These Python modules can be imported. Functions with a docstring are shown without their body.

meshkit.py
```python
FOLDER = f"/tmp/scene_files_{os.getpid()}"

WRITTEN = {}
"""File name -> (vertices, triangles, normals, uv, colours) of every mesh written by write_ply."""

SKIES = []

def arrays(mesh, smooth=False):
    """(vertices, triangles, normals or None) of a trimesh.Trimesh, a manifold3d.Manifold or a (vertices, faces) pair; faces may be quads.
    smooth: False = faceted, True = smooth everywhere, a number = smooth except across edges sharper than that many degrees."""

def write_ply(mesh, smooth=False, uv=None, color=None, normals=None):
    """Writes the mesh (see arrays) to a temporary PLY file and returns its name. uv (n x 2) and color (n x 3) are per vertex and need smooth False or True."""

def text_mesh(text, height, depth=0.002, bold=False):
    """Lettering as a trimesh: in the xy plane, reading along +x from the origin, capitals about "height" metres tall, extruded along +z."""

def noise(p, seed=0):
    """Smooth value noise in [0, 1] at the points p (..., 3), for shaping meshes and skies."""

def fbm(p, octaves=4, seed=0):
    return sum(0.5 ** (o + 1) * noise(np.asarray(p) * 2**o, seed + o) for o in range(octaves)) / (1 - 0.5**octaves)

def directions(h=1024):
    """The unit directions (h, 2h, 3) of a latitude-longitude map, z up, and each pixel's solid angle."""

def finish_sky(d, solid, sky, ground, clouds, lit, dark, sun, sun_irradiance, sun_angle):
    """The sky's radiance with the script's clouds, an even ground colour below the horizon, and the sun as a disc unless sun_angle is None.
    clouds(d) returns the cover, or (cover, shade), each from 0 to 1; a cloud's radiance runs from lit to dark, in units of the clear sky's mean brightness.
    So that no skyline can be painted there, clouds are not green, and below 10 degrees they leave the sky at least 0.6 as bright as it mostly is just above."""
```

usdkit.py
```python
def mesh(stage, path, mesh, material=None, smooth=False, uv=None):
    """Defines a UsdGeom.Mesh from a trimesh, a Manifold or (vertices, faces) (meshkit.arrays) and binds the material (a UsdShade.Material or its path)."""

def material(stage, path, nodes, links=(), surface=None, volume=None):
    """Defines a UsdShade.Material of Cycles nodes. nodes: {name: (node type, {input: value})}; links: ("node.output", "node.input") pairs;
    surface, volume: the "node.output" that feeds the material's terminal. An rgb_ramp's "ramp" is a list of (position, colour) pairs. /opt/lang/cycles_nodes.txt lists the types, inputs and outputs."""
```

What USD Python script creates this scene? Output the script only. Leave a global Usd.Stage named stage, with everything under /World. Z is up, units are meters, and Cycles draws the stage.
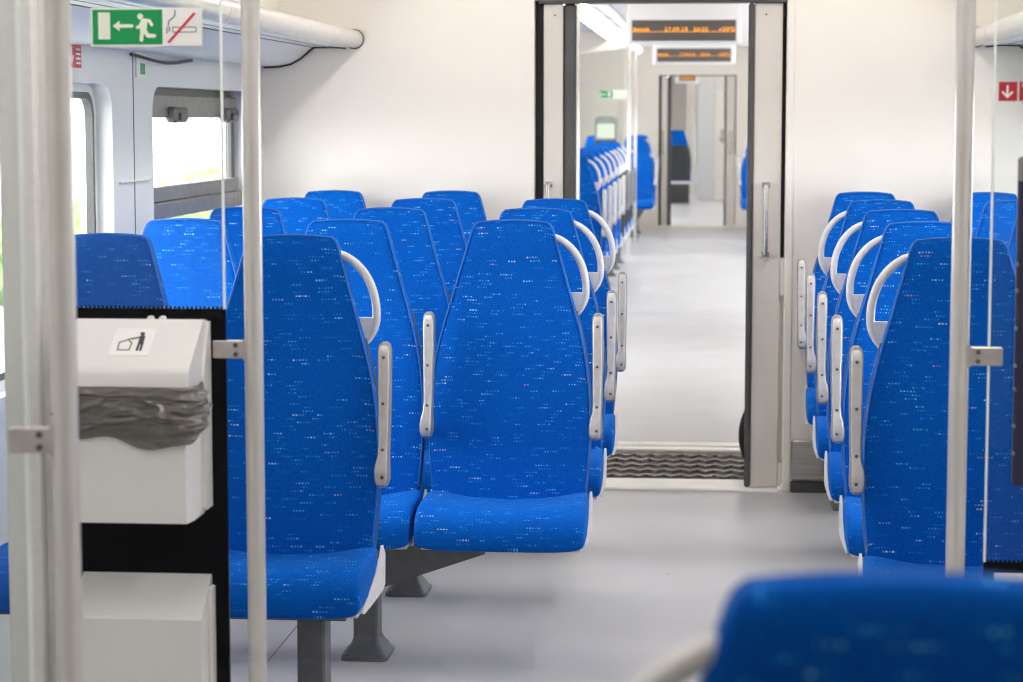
import math, random
import numpy as np, trimesh
import manifold3d as m3
from shapely.geometry import Polygon, LineString, Point, box as sbox
from shapely.ops import unary_union
from shapely import affinity
import usdkit, meshkit
from pxr import Usd, UsdGeom, UsdLux, UsdShade, Gf, Sdf, Vt

stage = Usd.Stage.CreateInMemory()
UsdGeom.SetStageUpAxis(stage, UsdGeom.Tokens.z)
UsdGeom.SetStageMetersPerUnit(stage, 1.0)
UsdGeom.Xform.Define(stage, '/World')
stage.SetDefaultPrim(stage.GetPrimAtPath('/World'))

# ------------------------------------------------------------------ camera, sky, exposure
FPX, YAW, PITCH, EYE = 2234.0, 0.0900, 0.0993, 1.4955
cam = UsdGeom.Camera.Define(stage, '/World/camera')
cam.CreateHorizontalApertureAttr(36.0)
cam.CreateVerticalApertureAttr(36.0 * 682 / 1023)
cam.CreateFocalLengthAttr(36.0 * FPX / 1023)
cam.CreateClippingRangeAttr(Gf.Vec2f(0.05, 300))
cam.CreateFStopAttr(6.0)
cam.CreateFocusDistanceAttr(6.3)
cam.CreateExposureAttr(0.18)
ct = UsdGeom.Xformable(cam)
ct.AddTranslateOp().Set(Gf.Vec3d(0, 0, EYE))
ct.AddRotateZOp().Set(math.degrees(YAW))
ct.AddRotateXOp().Set(90 - math.degrees(PITCH))
SKY = 3.3          # even overcast daylight outside
LAMP = 13.5         # ceiling strip lamps
dome = UsdLux.DomeLight.Define(stage, '/World/sky')
dome.CreateIntensityAttr(SKY)
dome.CreateColorAttr(Gf.Vec3f(0.97, 0.985, 1.0))

# ------------------------------------------------------------------ materials
def P(name, color, rough=0.5, metal=0.0, **kw):
    return usdkit.material(stage, '/World/Looks/' + name, {'p': ('principled_bsdf', {'base_color': color, 'roughness': rough, 'metallic': metal, **kw})}, surface='p.BSDF')

def Pn(name, c1, c2, scale, rough=0.5, metal=0.0, detail=3, bump=0.0, lo=.35, hi=.65, vscale=(1, 1, 1), **kw):
    """two close tones of one surface, mixed by fine noise"""
    nodes = {'t': ('texture_coordinate', {}), 'm': ('mapping', {'scale': vscale}), 'n': ('noise_texture', {'scale': scale, 'detail': detail}),
             'r': ('rgb_ramp', {'ramp': [(lo, c1), (hi, c2)]}), 'p': ('principled_bsdf', {'roughness': rough, 'metallic': metal, **kw})}
    links = [('t.object', 'm.vector'), ('m.vector', 'n.vector'), ('n.fac', 'r.fac'), ('r.color', 'p.base_color')]
    if bump:
        nodes['b'] = ('bump', {'strength': bump, 'distance': 0.002}); links += [('n.fac', 'b.height'), ('b.normal', 'p.normal')]
    return usdkit.material(stage, '/World/Looks/' + name, nodes, links, surface='p.BSDF')

def fabric(name):
    """blue moquette: rows of short dotted dashes, light blue to white, a few orange"""
    N, L = {}, []
    def math_(n, op, a=None, b=None, va=None, vb=None):
        N[n] = ('math', {'math_type': op, **({'value1': va} if va is not None else {}), **({'value2': vb} if vb is not None else {})})
        if a: L.append((a, n + '.value1'))
        if b: L.append((b, n + '.value2'))
        return n + '.value'
    N['t'] = ('texture_coordinate', {}); N['s'] = ('separate_xyz', {}); L.append(('t.object', 's.vector'))
    N['o'] = ('object_info', {})
    yy = math_('y1', 'multiply', 's.y', vb=1.0)
    zz = math_('z1', 'add', 's.z', yy)
    off = math_('off', 'multiply', 'o.random', vb=3.7)
    zo = math_('zo', 'add', zz, off)
    V = math_('V', 'divide', zo, vb=0.0108)
    r = math_('r', 'floor', V); fv = math_('fv', 'fraction', V)
    N['w1'] = ('white_noise_texture', {'dimensions': '1D'}); L.append((r, 'w1.w'))
    sh = math_('sh', 'multiply', 'w1.value', vb=11.3)
    U0 = math_('U0', 'divide', 's.x', vb=0.062); U = math_('U', 'add', U0, sh)
    c = math_('c', 'floor', U); fu = math_('fu', 'fraction', U)
    N['cv'] = ('combine_xyz', {}); L += [(c, 'cv.x'), (r, 'cv.y')]
    N['w2'] = ('white_noise_texture', {'dimensions': '2D'}); L.append(('cv.vector', 'w2.vector'))
    N['w4'] = ('white_noise_texture', {'dimensions': '3D'}); N['cv4'] = ('combine_xyz', {'z': 5.5}); L += [(c, 'cv4.y'), (r, 'cv4.x'), ('cv4.vector', 'w4.vector')]
    wid = math_('wid', 'multiply_add', 'w4.value', vb=0.40); N['wid'][1]['value3'] = 0.24
    in_u = math_('in_u', 'less_than', fu, wid)
    d4 = math_('d4', 'multiply', fu, vb=8.0); f4 = math_('f4', 'fraction', d4); in_d = math_('in_d', 'less_than', f4, vb=0.55)
    av0 = math_('av0', 'subtract', fv, vb=0.5); av = math_('av', 'absolute', av0); in_v = math_('in_v', 'less_than', av, vb=0.19)
    on = math_('on', 'greater_than', 'w2.value', vb=0.52)
    # each dot its own strength
    did = math_('did', 'floor', d4); N['dv'] = ('combine_xyz', {}); L += [(did, 'dv.x'), (c, 'dv.y'), (r, 'dv.z')]
    N['w3'] = ('white_noise_texture', {'dimensions': '3D'}); L.append(('dv.vector', 'w3.vector'))
    m1 = math_('m1', 'multiply', in_u, in_d); m2 = math_('m2', 'multiply', m1, in_v); m3_ = math_('m3', 'multiply', m2, on)
    sq = math_('sq', 'multiply', 'w3.value', 'w3.value'); st = math_('st', 'multiply_add', sq, vb=0.8); N['st'][1]['value3'] = 0.14
    m4 = math_('m4', 'multiply', m3_, st)
    N['rp'] = ('rgb_ramp', {'ramp': [(.50, (.02, .27, .80)), (.70, (.03, .38, .90)), (.85, (.10, .54, .96)), (.95, (.30, .72, .98)), (.97, (.75, .92, 1.)), (.992, (.85, .95, 1.)), (.995, (.70, .42, .28))]}); L.append(('w2.value', 'rp.fac'))
    N['n'] = ('noise_texture', {'scale': 260.0, 'detail': 2.0}); L.append(('t.object', 'n.vector'))
    N['b'] = ('rgb_ramp', {'ramp': [(.35, (.0, .078, .42)), (.65, (.0, .116, .53))]}); L.append(('n.fac', 'b.fac'))
    N['mx'] = ('mix_color', {}); L += [(m4, 'mx.fac'), ('b.color', 'mx.a'), ('rp.color', 'mx.b')]
    N['bp'] = ('bump', {'strength': 0.35, 'distance': 0.0015}); L.append(('n.fac', 'bp.height'))
    N['p'] = ('principled_bsdf', {'roughness': 0.75, 'sheen_weight': 0.13, 'sheen_roughness': 0.4, 'sheen_tint': (.12, .55, 1.), 'specular_ior_level': 0.08})
    L += [('mx.result', 'p.base_color'), ('bp.normal', 'p.normal')]
    return usdkit.material(stage, '/World/Looks/' + name, N, L, surface='p.BSDF')

def glass(name, tint, refl=1.0):
    return usdkit.material(stage, '/World/Looks/' + name, {'f': ('fresnel', {'IOR': 1.45}), 'geo': ('geometry', {}), 'front': ('math', {'math_type': 'subtract', 'value1': 1.0}), 'fr': ('math', {'math_type': 'multiply'}), 't': ('transparent_bsdf', {'color': tint}), 'g': ('glossy_bsdf', {'color': (refl,) * 3, 'roughness': 0.02}), 'm': ('mix_closure', {})},
                           [('geo.backfacing', 'front.value2'), ('f.fac', 'fr.value1'), ('front.value', 'fr.value2'), ('fr.value', 'm.fac'), ('t.BSDF', 'm.closure1'), ('g.BSDF', 'm.closure2')], surface='m.closure')

def emit(name, color, strength):
    return usdkit.material(stage, '/World/Looks/' + name, {'e': ('emission', {'color': color, 'strength': strength})}, surface='e.emission')

def floor_mat():
    N = {'t': ('texture_coordinate', {}), 'n': ('noise_texture', {'scale': 420.0, 'detail': 2.0}), 'r': ('rgb_ramp', {'ramp': [(.30, (.35, .345, .365)), (.42, (.51, .50, .515)), (.60, (.545, .535, .545)), (.72, (.63, .62, .63))]}),
         'n2': ('noise_texture', {'scale': 3.0, 'detail': 4.0}), 'r2': ('rgb_ramp', {'ramp': [(.3, (.9, .9, .9)), (.7, (1., 1., 1.))]}), 'v': ('voronoi_texture', {'scale': 4.2, 'randomness': 1.0}),
         'r3': ('rgb_ramp', {'ramp': [(.0, (.4, .38, .36)), (.028, (.45, .43, .42)), (.05, (1, 1, 1))]}),
         'x': ('mix_color', {'blend_type': 'multiply', 'fac': 1.0}), 'y': ('mix_color', {'blend_type': 'multiply', 'fac': 0.8}),
         'p': ('principled_bsdf', {'roughness': 0.38, 'specular_ior_level': 0.45})}
    L = [('t.object', 'n.vector'), ('t.object', 'n2.vector'), ('t.object', 'v.vector'), ('n.fac', 'r.fac'), ('n2.fac', 'r2.fac'), ('v.distance', 'r3.fac'), ('r.color', 'x.a'), ('r2.color', 'x.b'),
         ('x.result', 'y.a'), ('r3.color', 'y.b'), ('y.result', 'p.base_color')]
    return usdkit.material(stage, '/World/Looks/vinyl_floor', N, L, surface='p.BSDF')

M = dict(
    fabric=fabric('seat_fabric'),
    piping=P('seat_piping', (.01, .14, .52), .6),
    plastic=Pn('light_grey_plastic', (.70, .69, .68), (.74, .73, .72), 40, .38),
    armplate=Pn('armrest_plate_grey', (.62, .59, .57), (.68, .65, .63), 40, .3, .25), armgrey=Pn('armrest_grey', (.24, .235, .235), (.29, .28, .28), 40, .35), shell=P('seat_back_plastic', (.035, .038, .045), .45),
    screw=P('screw_metal', (.18, .17, .17), .35, .9),
    wall=Pn('warm_white_panel', (.87, .82, .75), (.89, .84, .77), 2.0, .42),
    sidewall=Pn('pale_grey_panel', (.74, .74, .745), (.76, .76, .765), 2.0, .45),
    ceiling=Pn('white_ceiling_panel', (.80, .80, .82), (.83, .83, .85), 2.0, .5),
    floor=floor_mat(),
    steel=Pn('brushed_steel', (.45, .43, .40), (.60, .57, .53), 6, .28, 1.0, vscale=(1, 1, 30)),
    sill=Pn('sill_aluminium', (.82, .79, .72), (.88, .85, .78), 8, .42, .25),
    alu=Pn('pole_enamel', (.66, .64, .61), (.70, .68, .65), 12, .26, .4),
    bracket=Pn('bracket_metal', (.55, .52, .50), (.66, .62, .60), 30, .35, .75),
    rubber=P('black_rubber', (.018, .018, .02), .55),
    dgrey=Pn('dark_grey_frame', (.075, .072, .072), (.095, .09, .09), 12, .42),
    mgrey=Pn('window_frame_grey', (.20, .195, .185), (.25, .24, .23), 20, .4, .3),
    pedestal=Pn('pedestal_grey', (.105, .11, .12), (.13, .135, .145), 30, .45),
    leaf=Pn('door_leaf_cream', (.70, .65, .59), (.73, .68, .62), 3, .4),
    bin=P('bin_white', (.78, .77, .76), .35),
    bag=None, black=P('black_glass_print', (.006, .006, .008), .22, specular_ior_level=.12),
    white=P('print_white', (.85, .85, .84), .5), green=P('print_green', (.0, .30, .085), .45), red=P('print_red', (.62, .025, .05), .45), ink=P('print_black', (.03, .03, .04), .5),
    pale=P('sign_cream', (.82, .85, .74), .5), darkred=P('print_dark_red', (.48, .012, .035), .45),
    edge=P('glass_edge_white', (.86, .92, .88), .25, emission_color=(1, 1, 1), emission_strength=0.0),
    glass=glass('screen_glass', (.955, .975, .965)), pane=glass('window_glass', (.95, .96, .95), .9),
    lamp=emit('lamp_diffuser_glow', (1.0, .94, .86), LAMP), led=emit('led_orange', (1.0, .36, .03), 1.6),
    screen=P('display_screen', (.11, .095, .09), .25), navy=P('navy_board', (.02, .02, .06), .4),
    concrete=Pn('concrete', (.55, .54, .52), (.64, .63, .60), 5, .8), grass=Pn('trackside_grass', (.14, .20, .06), (.26, .30, .12), 3, .9), leafs=Pn('hedge_green', (.10, .18, .05), (.22, .30, .10), 14, .8),
    ballast=Pn('gravel', (.30, .29, .27), (.45, .44, .42), 40, .9), greybox=P('cabinet_greygreen', (.32, .35, .32), .4), curtain=P('curtain_blue', (.03, .10, .35), .8),
)
M['bag'] = usdkit.material(stage, '/World/Looks/bin_bag_film', {'tc': ('texture_coordinate', {}), 'mp': ('mapping', {'scale': (7, 7, 34), 'rotation': (0, .22, 0)}), 'n': ('noise_texture', {'scale': 1.6, 'detail': 3.0, 'distortion': .8, 'type': 'ridged_multifractal', 'use_normalize': True}), 'b': ('bump', {'strength': 1.0, 'distance': .02}),
    't': ('transparent_bsdf', {'color': (.80, .75, .70)}), 'p': ('principled_bsdf', {'base_color': (.11, .098, .086), 'roughness': .27, 'specular_ior_level': 1.0, 'coat_weight': .6, 'coat_roughness': .12}), 'm': ('mix_closure', {'fac': .80})},
    [('tc.object', 'mp.vector'), ('mp.vector', 'n.vector'), ('n.fac', 'b.height'), ('b.normal', 'p.normal'), ('t.BSDF', 'm.closure1'), ('p.BSDF', 'm.closure2')], surface='m.closure')
M['mat'] = Pn('ribbed_mat_base', (.03, .026, .023), (.05, .045, .04), 30, .5)
M['tread'] = Pn('ribbed_mat_tread', (.15, .13, .11), (.22, .195, .17), 30, .32, .5)

# ------------------------------------------------------------------ naming helpers
used = {}
def numbered(parent, name):
    k = (parent, name); n = used.get(k, 0); used[k] = n + 1
    return f'{parent}/{name}' if n == 0 else f'{parent}/{name}_{n:03d}'

def tagp(prim, label=None, cat=None, group=None, kind=None):
    for k, v in (('label', label), ('category', cat), ('group', group), ('kind', kind)):
        if v: prim.SetCustomDataByKey(k, v)
    return prim

def path_of(parent):
    return '/World' if parent is None else str(parent.GetPath())

def part(parent, name, mesh, mat, smooth=32, label=None, kind=None):
    if isinstance(mesh, (list, tuple)) and not (len(mesh) == 2 and isinstance(mesh[0], np.ndarray)):
        mesh = trimesh.util.concatenate(mesh)
    g = usdkit.mesh(stage, numbered(path_of(parent), name), mesh, M[mat] if isinstance(mat, str) else mat, smooth=smooth)
    return tagp(g.GetPrim(), label, None, None, kind)

def thing(name, label, cat, loc=(0, 0, 0), rz=0, group=None, kind=None):
    x = UsdGeom.Xform.Define(stage, numbered('/World', name))
    x.AddTranslateOp().Set(Gf.Vec3d(*map(float, loc))); x.AddRotateZOp().Set(float(rz))
    return tagp(x.GetPrim(), label, cat, group, kind)

def single(name, mesh, mat, label, cat, group=None, smooth=32):
    return tagp(part(None, name, mesh, mat, smooth), label, cat, group)

def struct(name, mesh, mat, label=None, smooth=32):
    p = part(None, name, mesh, mat, smooth, label); p.SetCustomDataByKey('kind', 'structure'); return p

def dup(root, loc, rz, label, group=None):
    was = root.GetCustomData()
    r = thing(str(root.GetName()).rstrip('0123456789').rstrip('_'), label, was['category'], loc, rz, group or was.get('group'))
    r.GetReferences().AddInternalReference(root.GetPath()); r.SetInstanceable(True)
    return r

# ------------------------------------------------------------------ shape helpers
def bx(x0, x1, y0, y1, z0, z1):
    b = trimesh.creation.box([abs(x1 - x0), abs(y1 - y0), abs(z1 - z0)]); b.apply_translation([(x0 + x1) / 2, (y0 + y1) / 2, (z0 + z1) / 2]); return b

def cbx(x0, x1, y0, y1, z0, z1, c=.004):
    """box with chamfered edges"""
    h = np.array([abs(x1 - x0), abs(y1 - y0), abs(z1 - z0)]) / 2; c = min(c, h.min() * .9); o = np.array([(x0 + x1) / 2, (y0 + y1) / 2, (z0 + z1) / 2]); pts = []
    for sx in (-1, 1):
        for sy in (-1, 1):
            for sz in (-1, 1):
                s = np.array([sx, sy, sz])
                for k in range(3):
                    v = h - c; v = v.copy(); v[k] = h[k]; pts.append(o + s * v)
    return trimesh.convex.convex_hull(np.array(pts))

def hull(pts): return trimesh.convex.convex_hull(np.array(pts, float))

def loft(loops, cap=True):
    loops = [np.asarray(l, float) for l in loops]; n = len(loops[0]); v = np.vstack(loops); f = []
    for i in range(len(loops) - 1):
        a, b = i * n, (i + 1) * n
        for j in range(n):
            k = (j + 1) % n; f += [[a + j, a + k, b + k], [a + j, b + k, b + j]]
    if cap:
        v = np.vstack([v, loops[0].mean(0), loops[-1].mean(0)]); c0, c1 = len(v) - 2, len(v) - 1; e = (len(loops) - 1) * n
        for j in range(n):
            k = (j + 1) % n; f += [[c0, k, j], [c1, e + j, e + k]]
    m = trimesh.Trimesh(v, np.array(f), process=False)
    if m.volume < 0: m.invert()
    return m

def tube(pts, r, n=12, flat=None):
    pts = np.asarray(pts, float); r = np.broadcast_to(np.asarray(r, float), (len(pts),)); t = np.gradient(pts, axis=0); t /= np.linalg.norm(t, axis=1)[:, None]
    up = np.array([0, 1., 0]) if abs(t[:, 1]).max() < .9 else np.array([1., 0, 0]); loops = []
    for p, tt, rr in zip(pts, t, r):
        a = np.cross(tt, up); a /= np.linalg.norm(a); b = np.cross(a, tt); ang = np.linspace(0, 2 * np.pi, n, endpoint=False)
        loops.append(p + rr * (np.cos(ang)[:, None] * a + (flat or 1) * np.sin(ang)[:, None] * b))
    return loft(loops)

def cyl(p0, p1, r, n=20): return tube([p0, (np.array(p0, float) + p1) / 2, p1], r, n)

def spline(pts, n):
    from scipy.interpolate import CubicSpline
    pts = np.asarray(pts, float); d = np.r_[0, np.cumsum(np.linalg.norm(np.diff(pts, axis=0), axis=1))]
    return CubicSpline(d, pts)(np.linspace(0, d[-1], n))

def prism(poly, y0, y1, axis='y'):
    """extrude a polygon given in (x, z) along y (axis y), in (y, z) along x (axis x), or in (x, y) along z"""
    if not hasattr(poly, 'geoms') and not isinstance(poly, Polygon): poly = Polygon(poly)
    out = []
    for g in getattr(poly, 'geoms', [poly]):
        e = trimesh.creation.extrude_polygon(g, abs(y1 - y0), engine='earcut'); v = e.vertices.copy(); lo = min(y0, y1)
        if axis == 'y': e.vertices = np.c_[v[:, 0], v[:, 2] + lo, v[:, 1]]; e.invert()
        elif axis == 'x': e.vertices = np.c_[v[:, 2] + lo, v[:, 0], v[:, 1]]
        else: e.vertices = np.c_[v[:, 0], v[:, 1], v[:, 2] + lo]
        out.append(e)
    return trimesh.util.concatenate(out)

def superloop(n, hw, ht, p=4.0):
    a = np.linspace(0, 2 * np.pi, n, endpoint=False); c, s = np.cos(a), np.sin(a)
    return np.c_[hw * np.sign(c) * abs(c) ** (2 / p), ht * np.sign(s) * abs(s) ** (2 / p)]

def place_xz(mesh, x, y, z):
    """lettering in xy -> upright in the xz plane facing -y"""
    m = mesh.copy(); v = m.vertices; m.vertices = np.c_[v[:, 0] + x, -v[:, 2] + y, v[:, 1] + z]; return m

# ================================================================== THE SETTING
XL, XR, YE, CEIL, XC = -1.82, 1.40, 8.95, 2.32, -0.21
Y0 = -1.6
def tilt(y): return 0.0047 * max(0.0, y - 10.2)

struct('floor', [bx(XL - .1, XR + .1, Y0, 8.93, -.06, 0), bx(XL - .1, -.72, 8.93, 9.04, -.06, 0), bx(.268, XR + .1, 8.93, 9.04, -.06, 0)], 'floor')
part(stage.GetPrimAtPath('/World/floor'), 'floor_seam', [bx(-1.218, -1.2155, Y0, 8.92, -.001, .0008), bx(.79, .7925, Y0, 8.92, -.001, .0008)], 'dgrey', label='thin dark weld line in the vinyl floor')
struct('ceiling', [bx(XL - .1, XR + .1, Y0, YE + .1, CEIL, CEIL + .05)], 'ceiling')
struct('wall_back', bx(XL - .1, XR + .1, Y0 - .06, Y0, 0, CEIL), 'wall')

def rrect(x0, x1, z0, z1, r):
    return sbox(x0 + r, z0 + r, x1 - r, z1 - r).buffer(r, quad_segs=6)

near_windows = [(5.30, 6.68), (7.17, 8.62)]
def side_wall(name, X, out, ya, yb, wins, z0=0.0, z1=CEIL, dz=0.0):
    sh = sbox(ya, z0, yb, z1)
    for a, b in wins: sh = sh.difference(rrect(a, b, .78, 1.60, .09))
    m = prism(sh, X, X + out * .10, 'x'); m.apply_translation([0, 0, dz]); return struct(name, m, 'sidewall')
wl = side_wall('wall_left', XL, -1, Y0, YE, near_windows)
wr = side_wall('wall_right', XR, 1, Y0, YE, near_windows)
part(wl, 'panel_seam', bx(XL - .001, XL + .0015, 6.927, 6.933, .3, 1.72), 'dgrey', label='dark vertical joint between two wall panels')
part(wl, 'panel_ledge', [cbx(XL - .001, XL + .010, 6.74, 7.12, 1.296, 1.302, .002)], 'sidewall')

def window(X, s, ya, yb, hopper, dz=0.0):
    """s = +1 when the room lies at larger x"""
    g = X - s * .06
    w = thing('window', None, None, kind='structure'); w.ClearCustomData(); w.SetCustomDataByKey('kind', 'structure')
    k = .0 if hopper else -.045
    if not hopper:
        f = prism(rrect(ya - .04, yb + .04, .74, 1.62, .09).difference(rrect(ya + .028, yb - .028, .808, 1.572, .07)), g - .010, g + .010, 'x'); f.apply_translation([0, 0, dz]); part(w, 'window_frame', f, 'sidewall')
        f = prism(rrect(ya + .026, yb - .026, .806, 1.574, .07).difference(rrect(ya + .045, yb - .045, .825, 1.555, .06)), g - .012, g + .011, 'x'); f.apply_translation([0, 0, dz]); part(w, 'gasket', f, 'dgrey')
    else:
        f = prism(rrect(ya - .04, yb + .04, .74, 1.62, .09).difference(rrect(ya + .03, yb - .03, .81, 1.57, .07)), g - .012, g + .012, 'x'); f.apply_translation([0, 0, dz]); part(w, 'window_frame', f, 'dgrey')
    part(w, 'pane', bx(g - s * .030, g - s * .024, ya - .03, yb + .03, .75 + dz, 1.61 + dz), 'pane')
    if hopper:
        part(w, 'header_bar', cbx(g, g + s * .03, ya + .02, yb - .02, 1.497 + dz, 1.575 + dz), 'mgrey')
        part(w, 'transom', [cbx(g, g + s * .035, ya + .02, yb - .02, 1.215 + dz, 1.268 + dz), cbx(g, g + s * .05, ya + .02, yb - .02, 1.160 + dz, 1.215 + dz)], 'mgrey')
        for k in (ya + .42, yb - .2):
            part(w, 'sash_latch', [cbx(g + s * .02, g + s * .06, k - .09, k + .09, 1.480 + dz, 1.535 + dz, .01), cbx(g + s * .05, g + s * .07, k - .05, k + .02, 1.487 + dz, 1.515 + dz)], 'dgrey')
        part(w, 'sash_stile', [cbx(g, g + s * .02, ya + .02, ya + .06, 1.26 + dz, 1.5 + dz), cbx(g, g + s * .02, yb - .06, yb - .02, 1.26 + dz, 1.5 + dz)], 'dgrey')
    return w
for a, b in near_windows: window(XL, 1, a, b, b > 8)
for a, b in near_windows: window(XR, -1, a, b, b > 8)

# end wall of the saloon, with the sliding door portal
struct('wall_end', [bx(XL - .1, -.717, YE, YE + .10, 0, CEIL), bx(.317, XR + .1, YE, YE + .10, 0, CEIL), bx(-.717, .317, YE, YE + .10, 1.965, CEIL)], 'wall')
def portal(y, dz, near):
    d = thing('door', None, None, loc=(0, y, dz)); d.ClearCustomData(); d.SetCustomDataByKey('kind', 'structure')
    part(d, 'jamb', [bx(-.717, -.681, .075, .10, 0, 1.965)], 'rubber', label='black slot beside the sliding door leaf')
    part(d, 'jamb', [bx(.268, .284, .075, .10, .94, 1.965), bx(.268, .284, .04, .075, 1.90, 1.93)], 'rubber')
    part(d, 'jamb_block', [cbx(.268, .284, .01, .10, .79, .94, .002), bx(.268, .284, .05, .10, .12, .79), cbx(.268, .284, .005, .10, .03, .12, .002)], 'leaf')
    part(d, 'trim', cbx(.284, .317, -.004, .10, .0, 1.965, .004), 'wall')
    lintel = part(d, 'lintel', [bx(-.70, .30, .012, .10, 1.952, 1.985)], 'dgrey')
    for s, (x0, x1), (r0, r1), hx in ((-1, (-.681, -.604), (-.604, -.552), -.661), (1, (.157, .268), (.133, .157), .2085)):
        lf = part(d, 'door_leaf', cbx(x0, x1, .03, .075, .012, 1.95, .004), 'leaf')
        part(lf, 'rubber_edge', cbx(min(r0, r1), max(r0, r1), .02 if s > 0 else .045, .09 if s < 0 else .075, .012, 1.95, .008), 'dgrey')
        hd = [cyl((hx, -.015, .955), (hx, -.015, 1.232), .0095, 14)]
        for z in (.955, 1.232): hd += [cyl((hx, .03, z), (hx, -.017, z), .0105, 12), cyl((hx - .015, .026, z), (hx + .015, .026, z), .011, 12)]
        part(lf, 'door_handle', hd, 'steel', label='vertical steel bar handle')
        part(lf, 'screw', cyl((x0 + .045, .022, 1.905), (x0 + .045, .032, 1.905), .004, 10), 'screw')
    return d
portal(YE, 0, True)

# threshold, rubber mat and gangway between the two cars
struct('trim_1', [cbx(-.72, .268, 8.93, 9.10, -.02, .012, .006), cbx(-.72, .268, 9.10, 9.26, -.03, -.002, .006)], 'sill', 'cream aluminium door sill')
struct('trim_2', [cbx(-.72, .40, 9.985, 10.075, -.03, .012, .006), cbx(-.72, .40, 10.085, 10.19, -.03, .018, .006)], 'sill', 'cream aluminium sill on the far side of the gangway mat')
mat_o = thing('gangway_mat', 'dark ribbed metal plate with raised zigzag tread in the gangway between the carriages', 'mat', (0, 0, 0))
part(mat_o, 'mat_base', bx(-.74, .42, 9.255, 9.99, -.05, -.012), 'mat')
tread = []
for k in range(5):
    y = 9.345 + k * .145; x = -.74; sgn = 1
    while x < .41:
        x2 = min(x + .036, .42); a = .026 * sgn; w = .021
        tread.append(hull([(x, y - a - w, -.013), (x2, y + a - w, -.013), (x, y - a + w, -.013), (x2, y + a + w, -.013), (x, y - a - w * .5, -.001), (x2, y + a - w * .5, -.001), (x, y - a + w * .5, -.001), (x2, y + a + w * .5, -.001)]))
        x = x2; sgn = -sgn
part(mat_o, 'tread', tread, 'tread', smooth=False, kind='stuff')
part(mat_o, 'mat_edge', cbx(-.74, .42, 9.245, 9.275, -.03, -.006, .004), 'rubber')
struct('wall_gangway_left', bx(-.80, -.735, 9.04, 10.25, -.05, 2.1), 'ceiling')
struct('wall_gangway_right', bx(.41, .47, 9.04, 10.25, -.05, 2.1), 'ceiling')
struct('ceiling_gangway', bx(-.80, .47, 9.04, 10.25, 2.05, 2.1), 'ceiling')
bul = spline([(.20, 9.62, .02), (.166, 9.62, .05), (.148, 9.62, .11), (.150, 9.62, .17), (.172, 9.62, .235), (.215, 9.62, .29), (.27, 9.62, .33)], 24)
single('gangway_bellows_roll', [tube(bul, .03, 14), tube(bul + [.03, .06, 0], .032, 14)], 'rubber', 'black rubber bellows roll bulging at the right foot of the doorway', 'rubber seal')

# kick plates and skirting at the foot of the end wall
def kick(x0, x1, where):
    k = thing('kick_plate', f'brushed steel kick plate at the foot of the end wall {where}', 'kick plate')
    part(k, 'plate', cbx(x0, x1, YE - .030, YE - .002, .048, .215, .008), 'steel')
    part(k, 'skirting', cbx(x0, x1, YE - .018, YE - .002, 0, .046, .003), 'dgrey')
    part(k, 'screw', [cyl((x0 + .19 + .5 * i, YE - .036, z), (x0 + .19 + .5 * i, YE - .028, z), .005, 10) for i in range(2) for z in (.08, .19)], 'screw')
kick(.318, XR - .01, 'right of the doorway'); kick(XL + .01, -.72, 'left of the doorway')

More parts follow.
